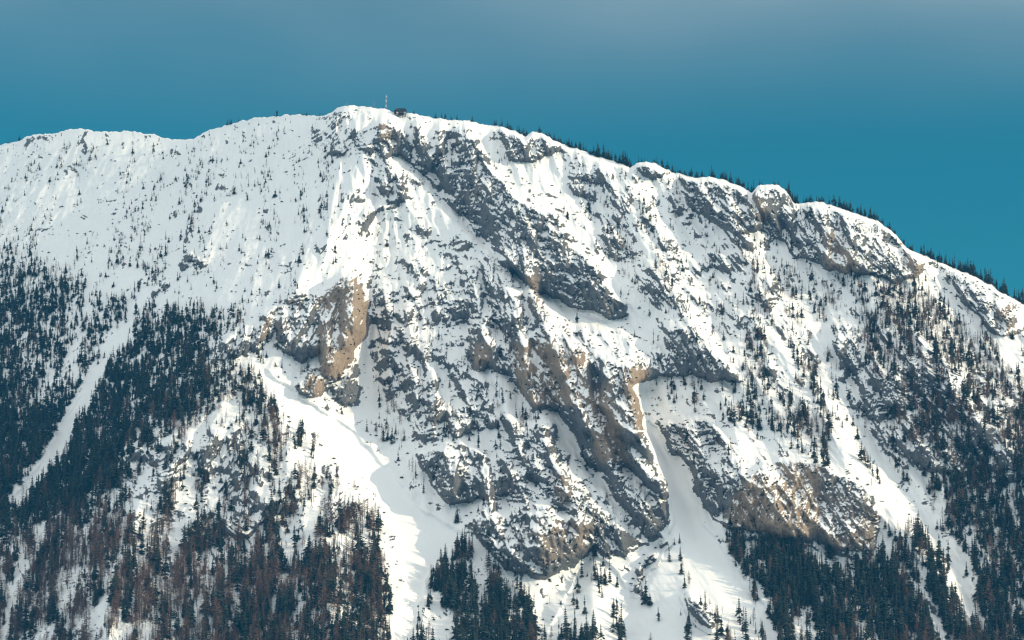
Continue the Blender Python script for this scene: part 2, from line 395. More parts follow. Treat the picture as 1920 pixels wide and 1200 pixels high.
# back of the mountain: falls away behind the crest
ridge_pt = P[0]
back = []
for j in range(1, NBACK + 1):
    d = 6 * j + 1.1 * j * j
    q = ridge_pt.copy()
    q[:, 0] += 0.20 * d * (ridge_pt[:, 0] / 5900)
    q[:, 1] += d
    q[:, 2] -= 0.16 * d + 0.00009 * d * d + np.minimum(d * 0.2, 8) * (0.5 + perlin(ucol / 60, ucol * 0 + d / 90, 101))
    back.append(q)
PB = np.stack(back[::-1], 0)
skirt = np.repeat(P[-1:], 3, 0)
for j, (dy_, z_) in enumerate(((40, 70.0), (110, 25.0), (160, -30.0))):      # foot of the slope runs in under the valley floor
    skirt[j, :, 1] -= dy_; skirt[j, :, 2] = np.minimum(skirt[j, :, 2] - 12 * (j + 1), z_)
ALL = np.concatenate([PB, P, skirt], 0)
NR = ALL.shape[0]

def grid_normals(A):
    du = np.gradient(A, axis=1); dvv = np.gradient(A, axis=0)
    n = np.cross(dvv, du)
    n /= np.linalg.norm(n, axis=-1, keepdims=True) + 1e-9
    n *= np.where(n[..., 2:3] < 0, -1, 1) * 1.0
    return n
NRM = np.cross(np.gradient(P, axis=0), np.gradient(P, axis=1))
NRM /= np.linalg.norm(NRM, axis=-1, keepdims=True) + 1e-9
NZ = NRM[..., 2] * np.sign(np.median(NRM[..., 2]))
rock_att = smooth(M * 0.62 + (0.60 - NZ) * 1.7 * smooth(ROCK, .08, .38) + 0.16 * fbm(along / 9, across / 4, 3, 111), 0.36, 0.60)
rock_att *= smooth(V - vtop[None, :], 0, 5)

verts = ALL.reshape(-1, 3).astype(np.float32)
idx = np.arange(NR * NCOL).reshape(NR, NCOL)
quads = np.stack([idx[1:, :-1], idx[1:, 1:], idx[:-1, 1:], idx[:-1, :-1]], -1).reshape(-1, 4)
def mesh_from(name, verts, quads, smooth_shade=True):
    me = bpy.data.meshes.new(name)
    n, k = quads.shape
    me.vertices.add(len(verts)); me.vertices.foreach_set("co", np.asarray(verts, np.float32).ravel())
    me.loops.add(n * k); me.loops.foreach_set("vertex_index", quads.astype(np.int32).ravel())
    me.polygons.add(n)
    me.polygons.foreach_set("loop_start", np.arange(0, n * k, k, dtype=np.int32))
    me.polygons.foreach_set("loop_total", np.full(n, k, np.int32))
    me.polygons.foreach_set("use_smooth", np.full(n, smooth_shade, bool))
    me.update(calc_edges=True)
    return me
def attr(me, name, arr):
    a = me.attributes.new(name, 'FLOAT', 'POINT'); a.data.foreach_set("value", np.asarray(arr, np.float32).ravel())

# ------------------------------------------------------------------ materials
def mat(name):
    m = bpy.data.materials.new(name); m.use_nodes = True
    n = m.node_tree.nodes; b = n["Principled BSDF"]
    b.inputs["Specular IOR Level"].default_value = 0.2
    return m, n, m.node_tree.links, b
def mix(n, l, fac, a, b, blend='MIX'):
    x = n.new("ShaderNodeMix"); x.data_type = 'RGBA'; x.blend_type = blend
    for sock, val in (("Factor", fac), ("A", a), ("B", b)):
        if hasattr(val, "links") or hasattr(val, "is_linked"): l.new(val, x.inputs[sock])
        else: x.inputs[sock].default_value = val
    return x.outputs["Result"]
def noise(n, l, vec, scale, detail=4, rough=0.6):
    t = n.new("ShaderNodeTexNoise"); t.inputs["Scale"].default_value = scale
    t.inputs["Detail"].default_value = detail; t.inputs["Roughness"].default_value = rough
    l.new(vec, t.inputs["Vector"]); return t.outputs["Fac"]
def ramp(n, l, val, lo, hi, a=0.0, b=1.0):
    r = n.new("ShaderNodeMapRange"); r.interpolation_type = 'SMOOTHSTEP'
    r.inputs["From Min"].default_value = lo; r.inputs["From Max"].default_value = hi
    r.inputs["To Min"].default_value = a; r.inputs["To Max"].default_value = b
    l.new(val, r.inputs["Value"]); return r.outputs["Result"]
def math_node(n, l, op, a, b):
    m = n.new("ShaderNodeMath"); m.operation = op
    for i, x in enumerate((a, b)):
        if isinstance(x, (int, float)): m.inputs[i].default_value = x
        else: l.new(x, m.inputs[i])
    return m.outputs[0]

def mountain_material():
    m, n, l, b = mat("snow_and_limestone")
    geo = n.new("ShaderNodeNewGeometry"); pos = geo.outputs["Position"]
    a = n.new("ShaderNodeAttribute"); a.attribute_name = "rock"
    t = n.new("ShaderNodeAttribute"); t.attribute_name = "tan"
    st = n.new("ShaderNodeMapping"); st.inputs["Scale"].default_value = (1, 1, 0.25); l.new(pos, st.inputs["Vector"])
    f1 = noise(n, l, pos, 0.13, 6, 0.75)
    f2 = noise(n, l, st.outputs["Vector"], 0.10, 5, 0.65)
    f3 = noise(n, l, pos, 0.012, 3, 0.5)
    lg = n.new("ShaderNodeMapping"); lg.inputs["Scale"].default_value = (0.8, 0.8, 1.7); lg.inputs["Rotation"].default_value = (0, 0.35, 0); l.new(pos, lg.inputs["Vector"])
    f4 = noise(n, l, lg.outputs["Vector"], 0.22, 6, 0.75)      # snow caught on small ledges
    s = math_node(n, l, 'ADD', math_node(n, l, 'MULTIPLY', a.outputs["Fac"], 0.88), math_node(n, l, 'MULTIPLY', math_node(n, l, 'SUBTRACT', f4, 0.5), 2.5))
    s = math_node(n, l, 'ADD', s, math_node(n, l, 'MULTIPLY', t.outputs["Fac"], 0.25))
    fac = math_node(n, l, 'MULTIPLY', ramp(n, l, s, 0.44, 0.60), ramp(n, l, a.outputs["Fac"], 0.02, 0.2))
    grey = mix(n, l, f2, (0.045, 0.049, 0.056, 1), (0.19, 0.195, 0.205, 1))
    tan = mix(n, l, f2, (0.15, 0.108, 0.078, 1), (0.47, 0.37, 0.285, 1))
    tf = ramp(n, l, math_node(n, l, 'ADD', t.outputs["Fac"], math_node(n, l, 'MULTIPLY', math_node(n, l, 'SUBTRACT', f3, 0.5), 0.9)), 0.15, 0.8)
    rock = mix(n, l, tf, grey, tan)
    dark = ramp(n, l, f1, 0.36, 0.5, 0.45, 1.0)          # dark cracks where the bump noise runs low
    dk = n.new("ShaderNodeCombineColor")
    for i in range(3): l.new(dark, dk.inputs[i])
    rock = mix(n, l, 0.8, rock, dk.outputs[0], 'MULTIPLY')
    snow = mix(n, l, f3, (0.83, 0.845, 0.86, 1), (0.90, 0.905, 0.91, 1))
    col = mix(n, l, fac, snow, rock)
    l.new(col, b.inputs["Base Color"])
    b.inputs["Roughness"].default_value = 0.75
    bump = n.new("ShaderNodeBump"); bump.inputs["Distance"].default_value = 3.0
    l.new(ramp(n, l, fac, 0, 1, 0.22, 1.0), bump.inputs["Strength"])
    l.new(f1, bump.inputs["Height"])
    l.new(bump.outputs["Normal"], b.inputs["Normal"])
    return m

def link(name, me, parent=None, material=None):
    o = bpy.data.objects.new(name, me); COL.objects.link(o)
    if parent is not None: o.parent = parent
    if material is not None: me.materials.append(material)
    return o
def tag(o, label=None, cat=None, group=None, kind=None):
    if label: o["label"] = label
    if cat: o["category"] = cat
    if group: o["group"] = group
    if kind: o["kind"] = kind
    return o

me = mesh_from("mountain", verts, quads)
zb = np.zeros((NBACK, NCOL))
attr(me, "rock", np.concatenate([zb, rock_att, zb[:3]], 0)); attr(me, "tan", np.concatenate([zb, TANV, zb[:3]], 0))
mountain = link("mountain", me, None, mountain_material())
tag(mountain, "snow covered limestone mountain with crags, gullies and avalanche cones", kind="structure")

# valley floor between the viewpoint and the foot of the mountain, running out to the horizon
def valley():
    xs = np.concatenate([[-25000, -12000, -6000], np.linspace(-3000, 3000, 61), [6000, 12000, 25000]])
    ys = np.concatenate([[-25000, -9000, -4000], np.linspace(-1500, 4200, 77)])
    X, Y = np.meshgrid(xs, ys)
    Z = 6 * perlin(X / 700, Y / 700, 201) - 8
    Z = Z + 63 * np.exp(-((X / 420) ** 2 + ((Y + 60) / 420) ** 2))
    foot = smooth(Y, 3300, 4200)
    Z = Z + foot * 60
    A = np.stack([X, Y, Z], -1)
    extra = []
    for k in (4500, 7000, 12000, 40000):                  # passes under the mountain, out to the horizon behind it
        extra.append(np.stack([xs, np.full(len(xs), float(k)), np.full(len(xs), 20.0 - k * 0.002)], -1))
    A = np.concatenate([A, np.stack(extra, 0)], 0)
    i = np.arange(A.shape[0] * A.shape[1]).reshape(A.shape[:2])
    q = np.stack([i[:-1, :-1], i[:-1, 1:], i[1:, 1:], i[1:, :-1]], -1).reshape(-1, 4)
    m, n, l, b = mat("valley_snow")
    geo = n.new("ShaderNodeNewGeometry")
    f = noise(n, l, geo.outputs["Position"], 0.01, 4)
    l.new(mix(n, l, f, (0.78, 0.80, 0.82, 1), (0.88, 0.89, 0.90, 1)), b.inputs["Base Color"])
    b.inputs["Roughness"].default_value = 0.8
    return tag(link("valley_ground", mesh_from("valley_ground", A.reshape(-1, 3), q), None, m), kind="structure")
valley()

# ------------------------------------------------------------------ trees
def veg_material(name, c1, c2, rough=0.8):
    m, n, l, b = mat(name)
    oi = n.new("ShaderNodeObjectInfo")
    geo = n.new("ShaderNodeNewGeometry")
    f = noise(n, l, geo.outputs["Position"], 0.35, 2)
    s = math_node(n, l, 'ADD', math_node(n, l, 'MULTIPLY', oi.outputs["Random"], 0.7), math_node(n, l, 'MULTIPLY', f, 0.4))
    l.new(mix(n, l, s, c1, c2), b.inputs["Base Color"])
    b.inputs["Roughness"].default_value = rough
    return m
M_NEEDLE = veg_material("spruce_needles", (0.014, 0.026, 0.022, 1), (0.036, 0.048, 0.034, 1))
M_LARCH = veg_material("bare_larch_twigs", (0.095, 0.054, 0.042, 1), (0.19, 0.115, 0.085, 1))
M_BARK = veg_material("bark", (0.05, 0.042, 0.038, 1), (0.10, 0.085, 0.075, 1))
M_SCRUB = veg_material("dwarf_pine_needles", (0.020, 0.030, 0.020, 1), (0.05, 0.055, 0.032, 1))

def raw_mesh(name, vs_, fs_, material):
    me = bpy.data.meshes.new(name)
    me.from_pydata([tuple(map(float, v)) for v in vs_], [], fs_)
    me.materials.append(material)
    return me
def trunk_mesh(name, r0, top, seed):
    r = random.Random(seed); vs_, fs_ = [], []
    N, L = 5, 5
    for j in range(L):
        z = -0.04 + (top + 0.04) * j / (L - 1)
        rad = r0 * (1 - 0.85 * j / (L - 1))
        ox, oy = r.uniform(-.003, .003) * j, r.uniform(-.003, .003) * j
        for k in range(N):
            a = 2 * math.pi * k / N
            vs_.append((ox + rad * math.cos(a), oy + rad * math.sin(a), z))
    for j in range(L - 1):
        for k in range(N):
            fs_.append((j * N + k, j * N + (k + 1) % N, (j + 1) * N + (k + 1) % N, (j + 1) * N + k))
    return raw_mesh(name, vs_, fs_, M_BARK)
def spruce_crown(name, seed, width):
    r = random.Random(seed); vs_, fs_ = [], []
    levels = r.randint(11, 14)
    base = r.uniform(0.06, 0.16)
    for j in range(levels):
        t = j / (levels - 1)
        z = base + (0.97 - base) * t ** 0.92
        reach = width * ((1 - t) ** 0.85 * (0.75 + 0.25 * math.sin(3 + t * 9 + seed)) + 0.05)
        reach *= r.uniform(0.68, 1.22) * (0.8 if j == 0 else 1)
        if 0 < j < levels - 2 and r.random() < 0.10: continue
        n = max(4, int(9 - 4 * t))
        a0 = r.uniform(0, 6.28)
        for k in range(n):
            a = a0 + 6.283 * k / n + r.uniform(-.3, .3)
            L = reach * r.uniform(0.6, 1.2)
            w = L * r.uniform(0.32, 0.52) + 0.006
            drop = L * r.uniform(0.25, 0.7)
            ca, sa = math.cos(a), math.sin(a)
            i = len(vs_)
            vs_ += [(0, 0, z + 0.035), (ca * L * .6 - sa * w, sa * L * .6 + ca * w, z - drop * .55), (ca * L, sa * L, z - drop),
                    (ca * L * .6 + sa * w, sa * L * .6 - ca * w, z - drop * .55), (ca * L * .35, sa * L * .35, z - drop * .75 - .02)]
            fs_ += [(i, i + 1, i + 2), (i, i + 2, i + 3), (i + 4, i + 2, i + 1), (i + 4, i + 3, i + 2)]
    i = len(vs_)
    for k in range(4): vs_.append((0.014 * math.cos(k * 1.57), 0.014 * math.sin(k * 1.57), 0.9))
    vs_.append((0, 0, 1.0))
    fs_ += [(i + k, i + (k + 1) % 4, i + 4) for k in range(4)]
    return raw_mesh(name, vs_, fs_, M_NEEDLE)
def larch_crown(name, seed, width, dens):
    r = random.Random(seed); vs_, fs_ = [], []
    base = r.uniform(0.18, 0.32)
    for j in range(dens):
        t = r.random() ** 0.9
        z = base + (0.98 - base) * t
        L = width * ((1 - t) ** 0.7 * 0.95 + 0.08) * r.uniform(0.5, 1.15)
        a = r.uniform(0, 6.283); ca, sa = math.cos(a), math.sin(a)
        rise = L * r.uniform(-0.25, 0.55)
        w = 0.0065
        i = len(vs_)
        vs_ += [(0, 0, z - w), (0, 0, z + w), (ca * L, sa * L, z + rise)]
        fs_.append((i, i + 1, i + 2))
        for q in range(3):                                 # twig sprays hanging from the branch
            s = r.uniform(0.35, 0.95); b2 = a + r.uniform(-1.0, 1.0); l2 = L * r.uniform(.25, .5)
            x, y, zz = ca * L * s, sa * L * s, z + rise * s
            i = len(vs_)
            vs_ += [(x, y, zz + w * .9), (x + math.cos(b2) * l2, y + math.sin(b2) * l2, zz - l2 * r.uniform(-.2, .9)), (x + .012 * ca, y + .012 * sa, zz - w * 1.4)]
            fs_.append((i, i + 1, i + 2))
    return raw_mesh(name, vs_, fs_, M_LARCH)
def scrub_mesh(name, seed):
    r = random.Random(seed); vs_, fs_ = [], []
    for j in range(26):
        a = r.uniform(0, 6.283); rad = math.sqrt(r.random()) * 0.5; el = r.uniform(0.1, 1.2)
        cx, cy = rad * math.cos(a), rad * math.sin(a) * .7
        h = (0.55 - rad * .7) * r.uniform(.5, 1.1) + .06
        s = r.uniform(.14, .26); b = r.uniform(0, 6.283)
        i = len(vs_)
        vs_ += [(cx, cy, h * .2), (cx + s * math.cos(b), cy + s * math.sin(b), h * .9), (cx - s * math.sin(b) * .4, cy + s * math.cos(b) * .4, h + s * .4), (cx - s * math.cos(b), cy - s * math.sin(b), h * .6)]
        fs_ += [(i, i + 1, i + 2), (i, i + 2, i + 3)]
    return raw_mesh(name, vs_, fs_, M_SCRUB)

SPR = [(spruce_crown("spruce_crown", 10 + k, w), trunk_mesh("spruce_trunk", .014, .9, 10 + k)) for k, w in enumerate((.14, .18, .21, .165, .26, .19, .115, .225))]
LAR = [(larch_crown("larch_crown", 30 + k, w, d), trunk_mesh("larch_trunk", .013, .97, 30 + k)) for k, (w, d) in enumerate(((.20, 90), (.16, 74), (.22, 110), (.12, 50), (.06, 22)))]
SCR = [scrub_mesh("dwarf_pine_scrub", 60 + k) for k in range(4)]

# how thickly the woods stand (1 = closed stand)
WOOD = paint([
 (.34,[(0,280),(620,225),(640,380),(460,560),(100,520),(0,470)]),
 (.30,[(395,350),(440,345),(440,390),(395,385)]), (.30,[(420,250),(462,235),(450,310),(425,330)]), (.10,[(0,290),(120,300),(220,420),(150,520),(0,480)]),
 (.10,[(680,380),(1000,480),(1000,620),(920,860),(740,820),(690,700)]),
 (.20,[(1050,280),(1350,350),(1450,520),(1300,620),(1180,560),(1060,380)]),
 (.24,[(1180,320),(1480,380),(1680,470),(1700,700),(1520,760),(1300,640)]), (.20,[(300,480),(460,500),(520,560),(430,610),(280,600)]),
 (1.15,[(-260,430),(0,462),(60,490),(150,515),(200,560),(280,590),(330,575),(400,590),(440,610),(380,660),(400,690),(330,800),(250,860),(150,960),(60,1000),(-260,1050)]),
 (1.35,[(180,700),(300,640),(400,680),(430,720),(330,830),(220,960),(60,1000),(130,830)]),
 (.45,[(120,590),(250,560),(230,640),(150,720),(60,760),(40,700)]),
 (.85,[(390,680),(450,690),(520,740),(560,800),(540,860),(480,840),(420,760)]),
 (.42,[(230,860),(430,760),(560,860),(560,1080),(300,1080),(200,970)]),
 (.50,[(545,770),(600,790),(715,900),(740,1000),(745,1100),(720,1200),(700,1340),(560,1340),(560,960)]),
 (.76,[(-260,1010),(60,1000),(200,930),(230,1000),(300,1060),(560,1060),(740,1110),(725,1200),(720,1340),(-260,1340)]),
 (.40,[(-260,1110),(120,1100),(330,1200),(330,1340),(-260,1340)]),
 (.62,[(810,1120),(840,1080),(1000,1090),(1010,1200),(1000,1340),(800,1340)]), (.35,[(795,1000),(830,1000),(845,1200),(800,1200)]), (.35,[(850,1000),(900,1010),(1000,1085),(850,1100)]),
 (.28,[(1000,1150),(1130,1145),(1190,1190),(1200,1340),(1000,1340)]), (.03,[(1050,1060),(1180,1060),(1400,1200),(1440,1340),(1200,1340),(1180,1190),(1060,1140)]),
 (.60,[(1335,985),(1380,1000),(1480,1024),(1640,1050),(1740,1000),(1760,880),(1920,880),(2180,900),(2180,1340),(1500,1340),(1440,1200),(1390,1110)]),
 (1.0,[(1630,500),(1740,550),(1850,650),(1920,700),(2180,850),(2180,950),(1920,930),(1740,880),(1660,780),(1600,640)]),
 (.5,[(1335,450),(1430,480),(1560,690),(1640,880),(1600,905),(1480,800),(1390,640)]),
 (.50,[(1340,690),(1480,700),(1540,830),(1400,850),(1340,780)]), (.40,[(1285,715),(1330,720),(1330,780),(1290,770)]),
], base=0.05, feather=20.0, warp=1.8)
WOOD = WOOD * (1 - paint([
 (1.0,[(452,662),(560,720),(700,825),(800,940),(880,990),(872,1020),(800,1090),(778,1210),(730,1210),(738,1090),(705,980),(622,868),(530,786)]),
 (1.0,[(235,595),(255,610),(200,700),(148,800),(100,890),(35,960),(5,950),(65,870),(122,780),(172,690)]),
 (1.0,[(1195,725),(1250,735),(1262,850),(1310,940),(1350,1000),(1400,1100),(1460,1200),(1420,1190),(1290,1060),(1240,880)]),
 (1.0,[(1570,620),(1600,640),(1620,740),(1660,840),(1640,850),(1600,760),(1580,680)]), (.92,[(1730,960),(1760,960),(1830,1100),(1850,1200),(1810,1200),(1780,1100)]),
], base=0.0, feather=4.0, warp=0.3))
LARCHY = paint([
 (.6,[(400,680),(700,880),(740,1200),(300,1200),(230,860)]), (.75,[(-260,950),(250,950),(420,1080),(420,1340),(-260,1340)]), (.35,[(0,700),(420,650),(420,760),(120,900),(0,900)]),
 (.6,[(1330,400),(1900,640),(1920,900),(1640,900),(1330,640)]), (.7,[(680,360),(1250,480),(1250,700),(700,820)]), (.2,[(1335,985),(1920,1000),(1920,1200),(1450,1200)]),
 (.12,[(-260,430),(440,600),(300,800),(60,1000),(-260,1000)]), (.08,[(180,740),(330,640),(420,720),(250,900),(90,980)]), (.10,[(780,1080),(1180,1080),(1180,1340),(760,1340)]),
], base=0.35, feather=20.0)

def surf(u, v):
    """the point of the built face at plan position (u, v)"""
    u = np.asarray(u, float); v = np.asarray(v, float)
    x = np.clip((u - U0) / (U1 - U0) * (NCOL - 1), 0, NCOL - 1.001)
    xi = x.astype(int); fx = (x - xi)[..., None]
    vt = np.interp(u, ucol, vtop)
    y = np.clip((v - vt) / (V1 - 4 - vt) * (NROW - 1), 0, NROW - 1.001)
    yi = y.astype(int); fy = (y - yi)[..., None]
    p = (P[yi, xi] * (1 - fx) + P[yi, xi + 1] * fx) * (1 - fy) + (P[yi + 1, xi] * (1 - fx) + P[yi + 1, xi + 1] * fx) * fy
    mk = M[yi, xi]
    return p, mk

def scatter(n, seed):
    r = np.random.default_rng(seed)
    u = r.uniform(U0 + 40, U1 - 40, n); v = r.uniform(200, V1 - 8, n)
    return u, v, r
u, v, r = scatter(125000, 3)
wood = sample(WOOD, u, v)
clump = fbm((u - np.interp(u, ucol, kshear) * (v - 600)) / 36, v / 75, 3, 301)
lane = fbm((u - np.interp(u, ucol, kshear) * 0.4 * (v - 600)) / 24, v / 190, 2, 305)
dens = np.clip(wood * (1.0 + 2.3 * (0.6 * clump + 0.7 * lane) * np.clip(1.45 - wood, 0.1, 2) * (1 + 1.3 * (wood < .5))) - 0.04 * (wood < .5) * (clump < 0), 0, 1)
vt = np.interp(u, ucol, vtop)
p, mk = surf(u, v)
lane2 = fbm((u - np.interp(u, ucol, kshear) * (v - 600)) / 70, v / 330, 2, 309)
dens = np.minimum(dens * np.where(wood > .95, 1.15, 0.72 + 0.40 * smooth(fbm(u / 11, v / 26, 2, 317), -.25, .2)), 1)
dens = dens * np.where(wood < .42, 0.25 + 1.1 * smooth(lane2, -.22, .28), 1)
keep = (r.random(len(u)) < dens * 0.85) & (v > vt + 9) & (mk < 0.85)
keep &= ~((np.abs(u - 752) < 40) & (v < 250))
u, v, p, wood = u[keep], v[keep], p[keep], wood[keep]
clump = clump[keep]
islarch = r.random(len(u)) < np.clip(sample(LARCHY, u, v) + 0.35 * perlin(u / 60, v / 60, 311), 0.03, .95)
alt = np.clip((v - 300) / 800, 0, 1)
h = (10.5 + 19.0 * alt ** 1.1) * np.exp(r.normal(-0.05, 0.36, len(u))).clip(.35, 1.75) * (0.82 + 0.3 * wood)
h[islarch] *= 0.98
print("trees on the face:", len(u), "larches", int(islarch.sum()))

# ridge-top spruces that stand against the sky: (from, to, how many, height in metres)
RIDGE = [(2,40,5,9),(418,448,4,9),(512,524,2,10),(556,606,8,7),(716,719,1,8),(776,795,2,8),(806,868,9,11),(878,884,1,9),(922,988,12,12),(1012,1060,9,12),(1062,1110,9,13),(1112,1184,16,20),
 (1200,1216,2,10),(1222,1268,8,12),(1272,1322,9,12),(1330,1412,16,16),(1424,1430,1,9),(1450,1475,3,9),(1476,1500,6,20),(1506,1520,3,12),(1532,1560,5,13),(1562,1660,20,15),(1664,1680,3,12),
 (1690,1712,4,12),(1726,1790,13,17),(1792,1892,20,20),(1902,1930,5,20)]
ridge_trees = []
rr = random.Random(4)
for (a, b, n, hh) in RIDGE:
    for k in range(n):
        uu = a + (b - a) * min(max((k + rr.gauss(.5, 1.1)) / n, 0), 1) + rr.uniform(-2, 2)
        x = (uu - U0) / (U1 - U0) * (NCOL - 1)
        i = min(max(int(round(x)), 0), NCOL - 1)
        j = rr.choice((1, 1, 2)) if uu > 800 else 1
        q = ridge_pt[i].copy(); q[1] += 1.5 + 3.0 * (j - 1); q[2] -= 0.8 * j
        ridge_trees.append((uu, q, 2.5 + 1.15 * hh * rr.uniform(.45, 1.5)))

def place_tree(name, meshes, loc, height, width, rz, label, cat, group):
    root = bpy.data.objects.new(name, None); COL.objects.link(root)
    root.empty_display_size = 1.0
    root.location = loc; root.scale = (height * width, height * width, height); root.rotation_euler = (0, 0, rz)
    tag(root, label, cat, group)
    c = bpy.data.objects.new("crown", meshes[0]); COL.objects.link(c); c.parent = root
    t = bpy.data.objects.new("trunk", meshes[1]); COL.objects.link(t); t.parent = root
    return root

NTH = "first second third fourth fifth sixth seventh eighth ninth tenth eleventh twelfth thirteenth fourteenth fifteenth sixteenth seventeenth eighteenth nineteenth twentieth".split()
NTH += ["twenty-" + w for w in NTH[:9]] + ["thirtieth"]

def ridge_label(uu):
    if uu < 100: return "small dark spruce at the far left end of skyline"
    if uu < 470: return "small dark spruce on skyline left of summit dome"
    if uu < 540: return "lone small spruce on the bright snowy shoulder left of summit"
    if uu < 620: return "low dark spruce in skyline row left of summit"
    if uu < 740: return "tiny spruce on the summit beside the lattice mast"
    if uu < 800: return "tiny spruce on the crest just right of the summit hut"
    if uu < 900: return "dark spruce in the first short skyline row right of hut"
    if uu < 1000: return "dark spruce in skyline row before the grey notch"
    if uu < 1062: return "dark spruce in skyline row above the grey ribbed crag"
    if uu < 1112: return "dark spruce in skyline row above the bright upper snow slope"
    if uu < 1190: return "tall spruce in the dense skyline stand above bright snow slope"
    if uu < 1270: return "dark spruce on the small rocky knob of the right skyline"
    if uu < 1325: return "dark spruce in skyline row just right of the rocky knob"
    if uu < 1420: return "dark spruce in skyline row before the sharp skyline notch"
    if uu < 1476: return "tiny spruce on the flat rock top after the skyline notch"
    if uu < 1530: return "tall spruce on the steep skyline step right of the notch"
    if uu < 1665: return "dark spruce in the long skyline row above the ribbed crags"
    if uu < 1720: return "small spruce on the steep skyline drop by the tan crag"
    if uu < 1795: return "tall spruce in upper half of the lowest right skyline row"
    return "tall spruce in lower half of the lowest right skyline row"

def row_label(uu):
    base = ridge_label(uu); row = rows[base]
    if len(row) == 1: return base
    i = [t[0] for t in row].index(uu)
    if max(t[2] for t in row) == row[i][2]: return base + ", tallest there"
    return base + ", " + NTH[i] + " from left"
rows = {}
for t in sorted(ridge_trees, key=lambda t: t[0]): rows.setdefault(ridge_label(t[0]), []).append(t)
for k, (uu, q, hh) in enumerate(ridge_trees):
    place_tree("spruce_tree", SPR[k % len(SPR)], q, hh, rr.uniform(1.0, 1.35), rr.uniform(0, 6.28), row_label(uu), "tree", "spruces along the skyline")

ZONES = [
 ("open left snow face", [(-260,200),(660,200),(640,400),(440,470),(-260,430)]),
 ("upper edge of left forest", [(-260,430),(440,470),(560,500),(420,640),(-260,560)]),
 ("shaded forest above the white chute", [(-260,560),(260,560),(200,700),(20,945),(-260,1000)]),
 ("shaded forest below the white chute", [(260,560),(420,640),(430,760),(200,1000),(-260,1050),(20,945),(200,700)]),
 ("crest beside bright snow ramp", [(400,640),(470,690),(600,800),(600,900),(430,800)]),
 ("speckled sunlit forest spur", [(430,760),(600,880),(600,1050),(200,1050),(200,960)]),
 ("strip beside the bright ramp", [(600,790),(790,960),(790,1110),(600,1110)]),
 ("bottom left corner woods", [(-260,1000),(300,1040),(300,1400),(-260,1400)]),
 ("bottom woods under sunlit spur", [(300,1040),(520,1040),(520,1400),(300,1400)]),
 ("bottom woods beside snow lane", [(520,1040),(790,1100),(760,1400),(520,1400)]),
 ("bottom stand below the dark crag", [(790,960),(1010,960),(1010,1400),(760,1400)]),
 ("open snow cone at the bottom", [(1010,1010),(1330,960),(1460,1200),(1460,1400),(1010,1400)]),
 ("stand next to the snow cone", [(1330,960),(1560,1030),(1560,1400),(1460,1400),(1460,1200)]),
 ("woods under the brown cliff", [(1560,1030),(1740,1010),(1760,1400),(1560,1400)]),
 ("bottom right woods beyond gully", [(1740,860),(2200,860),(2200,1400),(1760,1400)]),
 ("ridges under the skyline crags", [(1600,480),(2200,600),(2200,870),(1740,870),(1600,650)]),
 ("ridge above the brown cliff", [(1300,380),(1600,480),(1700,880),(1500,880),(1300,640)]),
 ("shelf between grey cliffs", [(1190,560),(1300,600),(1500,880),(1300,960),(1190,700)]),
 ("basin right of tan pillar", [(560,480),(1190,480),(1190,1010),(800,960),(560,780)]),
 ("slope right of great cliff", [(1000,260),(1340,340),(1300,640),(1190,600),(1000,400)]),
]
def zone_of(uu, vv):
    for name, poly in ZONES:
        if inside(poly, np.array([uu]), np.array([vv]))[0]: return name
    return "snowy crags below the summit"

def in_frame(uu, vv, hh):
    return (uu > 4) & (uu < 1916) & (vv < 1196 + 0 * hh) & (vv - hh > 0)
size = h * (5000 / (p[:, 1])) 
ok = in_frame(u, v, h)
order_s = [i for i in np.argsort(-size) if ok[i] and not islarch[i]]
order_l = [i for i in np.argsort(-size) if ok[i] and islarch[i]]
singles_s = order_s[:max(0, 310 - len(ridge_trees))]
singles_l = order_l[:240]
done = np.zeros(len(u), bool)
taken = set()
ONES = "zero one two three four five six seven eight nine ten eleven twelve thirteen fourteen fifteen sixteen seventeen eighteen nineteen".split()
TENS = "_ _ twenty thirty forty fifty sixty seventy eighty ninety".split()
def words(k):
    if k < 20: return ONES[max(k, 0)]
    if k >= 100: return "hundred"
    return TENS[k // 10] + ("-" + ONES[k % 10] if k % 10 else "")
for name, lst, protos, word in (("spruce_tree", singles_s, SPR, "spruce"), ("larch_tree", singles_l, LAR, "larch")):
    byzone = {}
    for i in lst: byzone.setdefault(zone_of(u[i], v[i]), []).append(i)
    for z, members in byzone.items():
        members.sort(key=lambda i: u[i])
        n = len(members)
        for k, i in enumerate(members):
            look = "dark spruce" if word == "spruce" else "bare brown larch"
            px, py = round(u[i] / 19.2), round((v[i] - h[i] * 0.5) / 12)
            while (px, py, word) in taken: py += 1
            taken.add((px, py, word))
            where = f"{words(px)} percent across, {words(py)} percent down"
            label = f"{look}, {z}, {where}"
            if max(h[q] for q in members) == h[i] and n > 1: label = f"tallest {look}, {z}, {where}"
            place_tree(name, protos[i % len(protos)], p[i] - np.array([0, 0, .3]), h[i], rr.uniform(.85, 1.2), rr.uniform(0, 6.28), label, "tree", f"{word} trees, {z}")
            done[i] = True

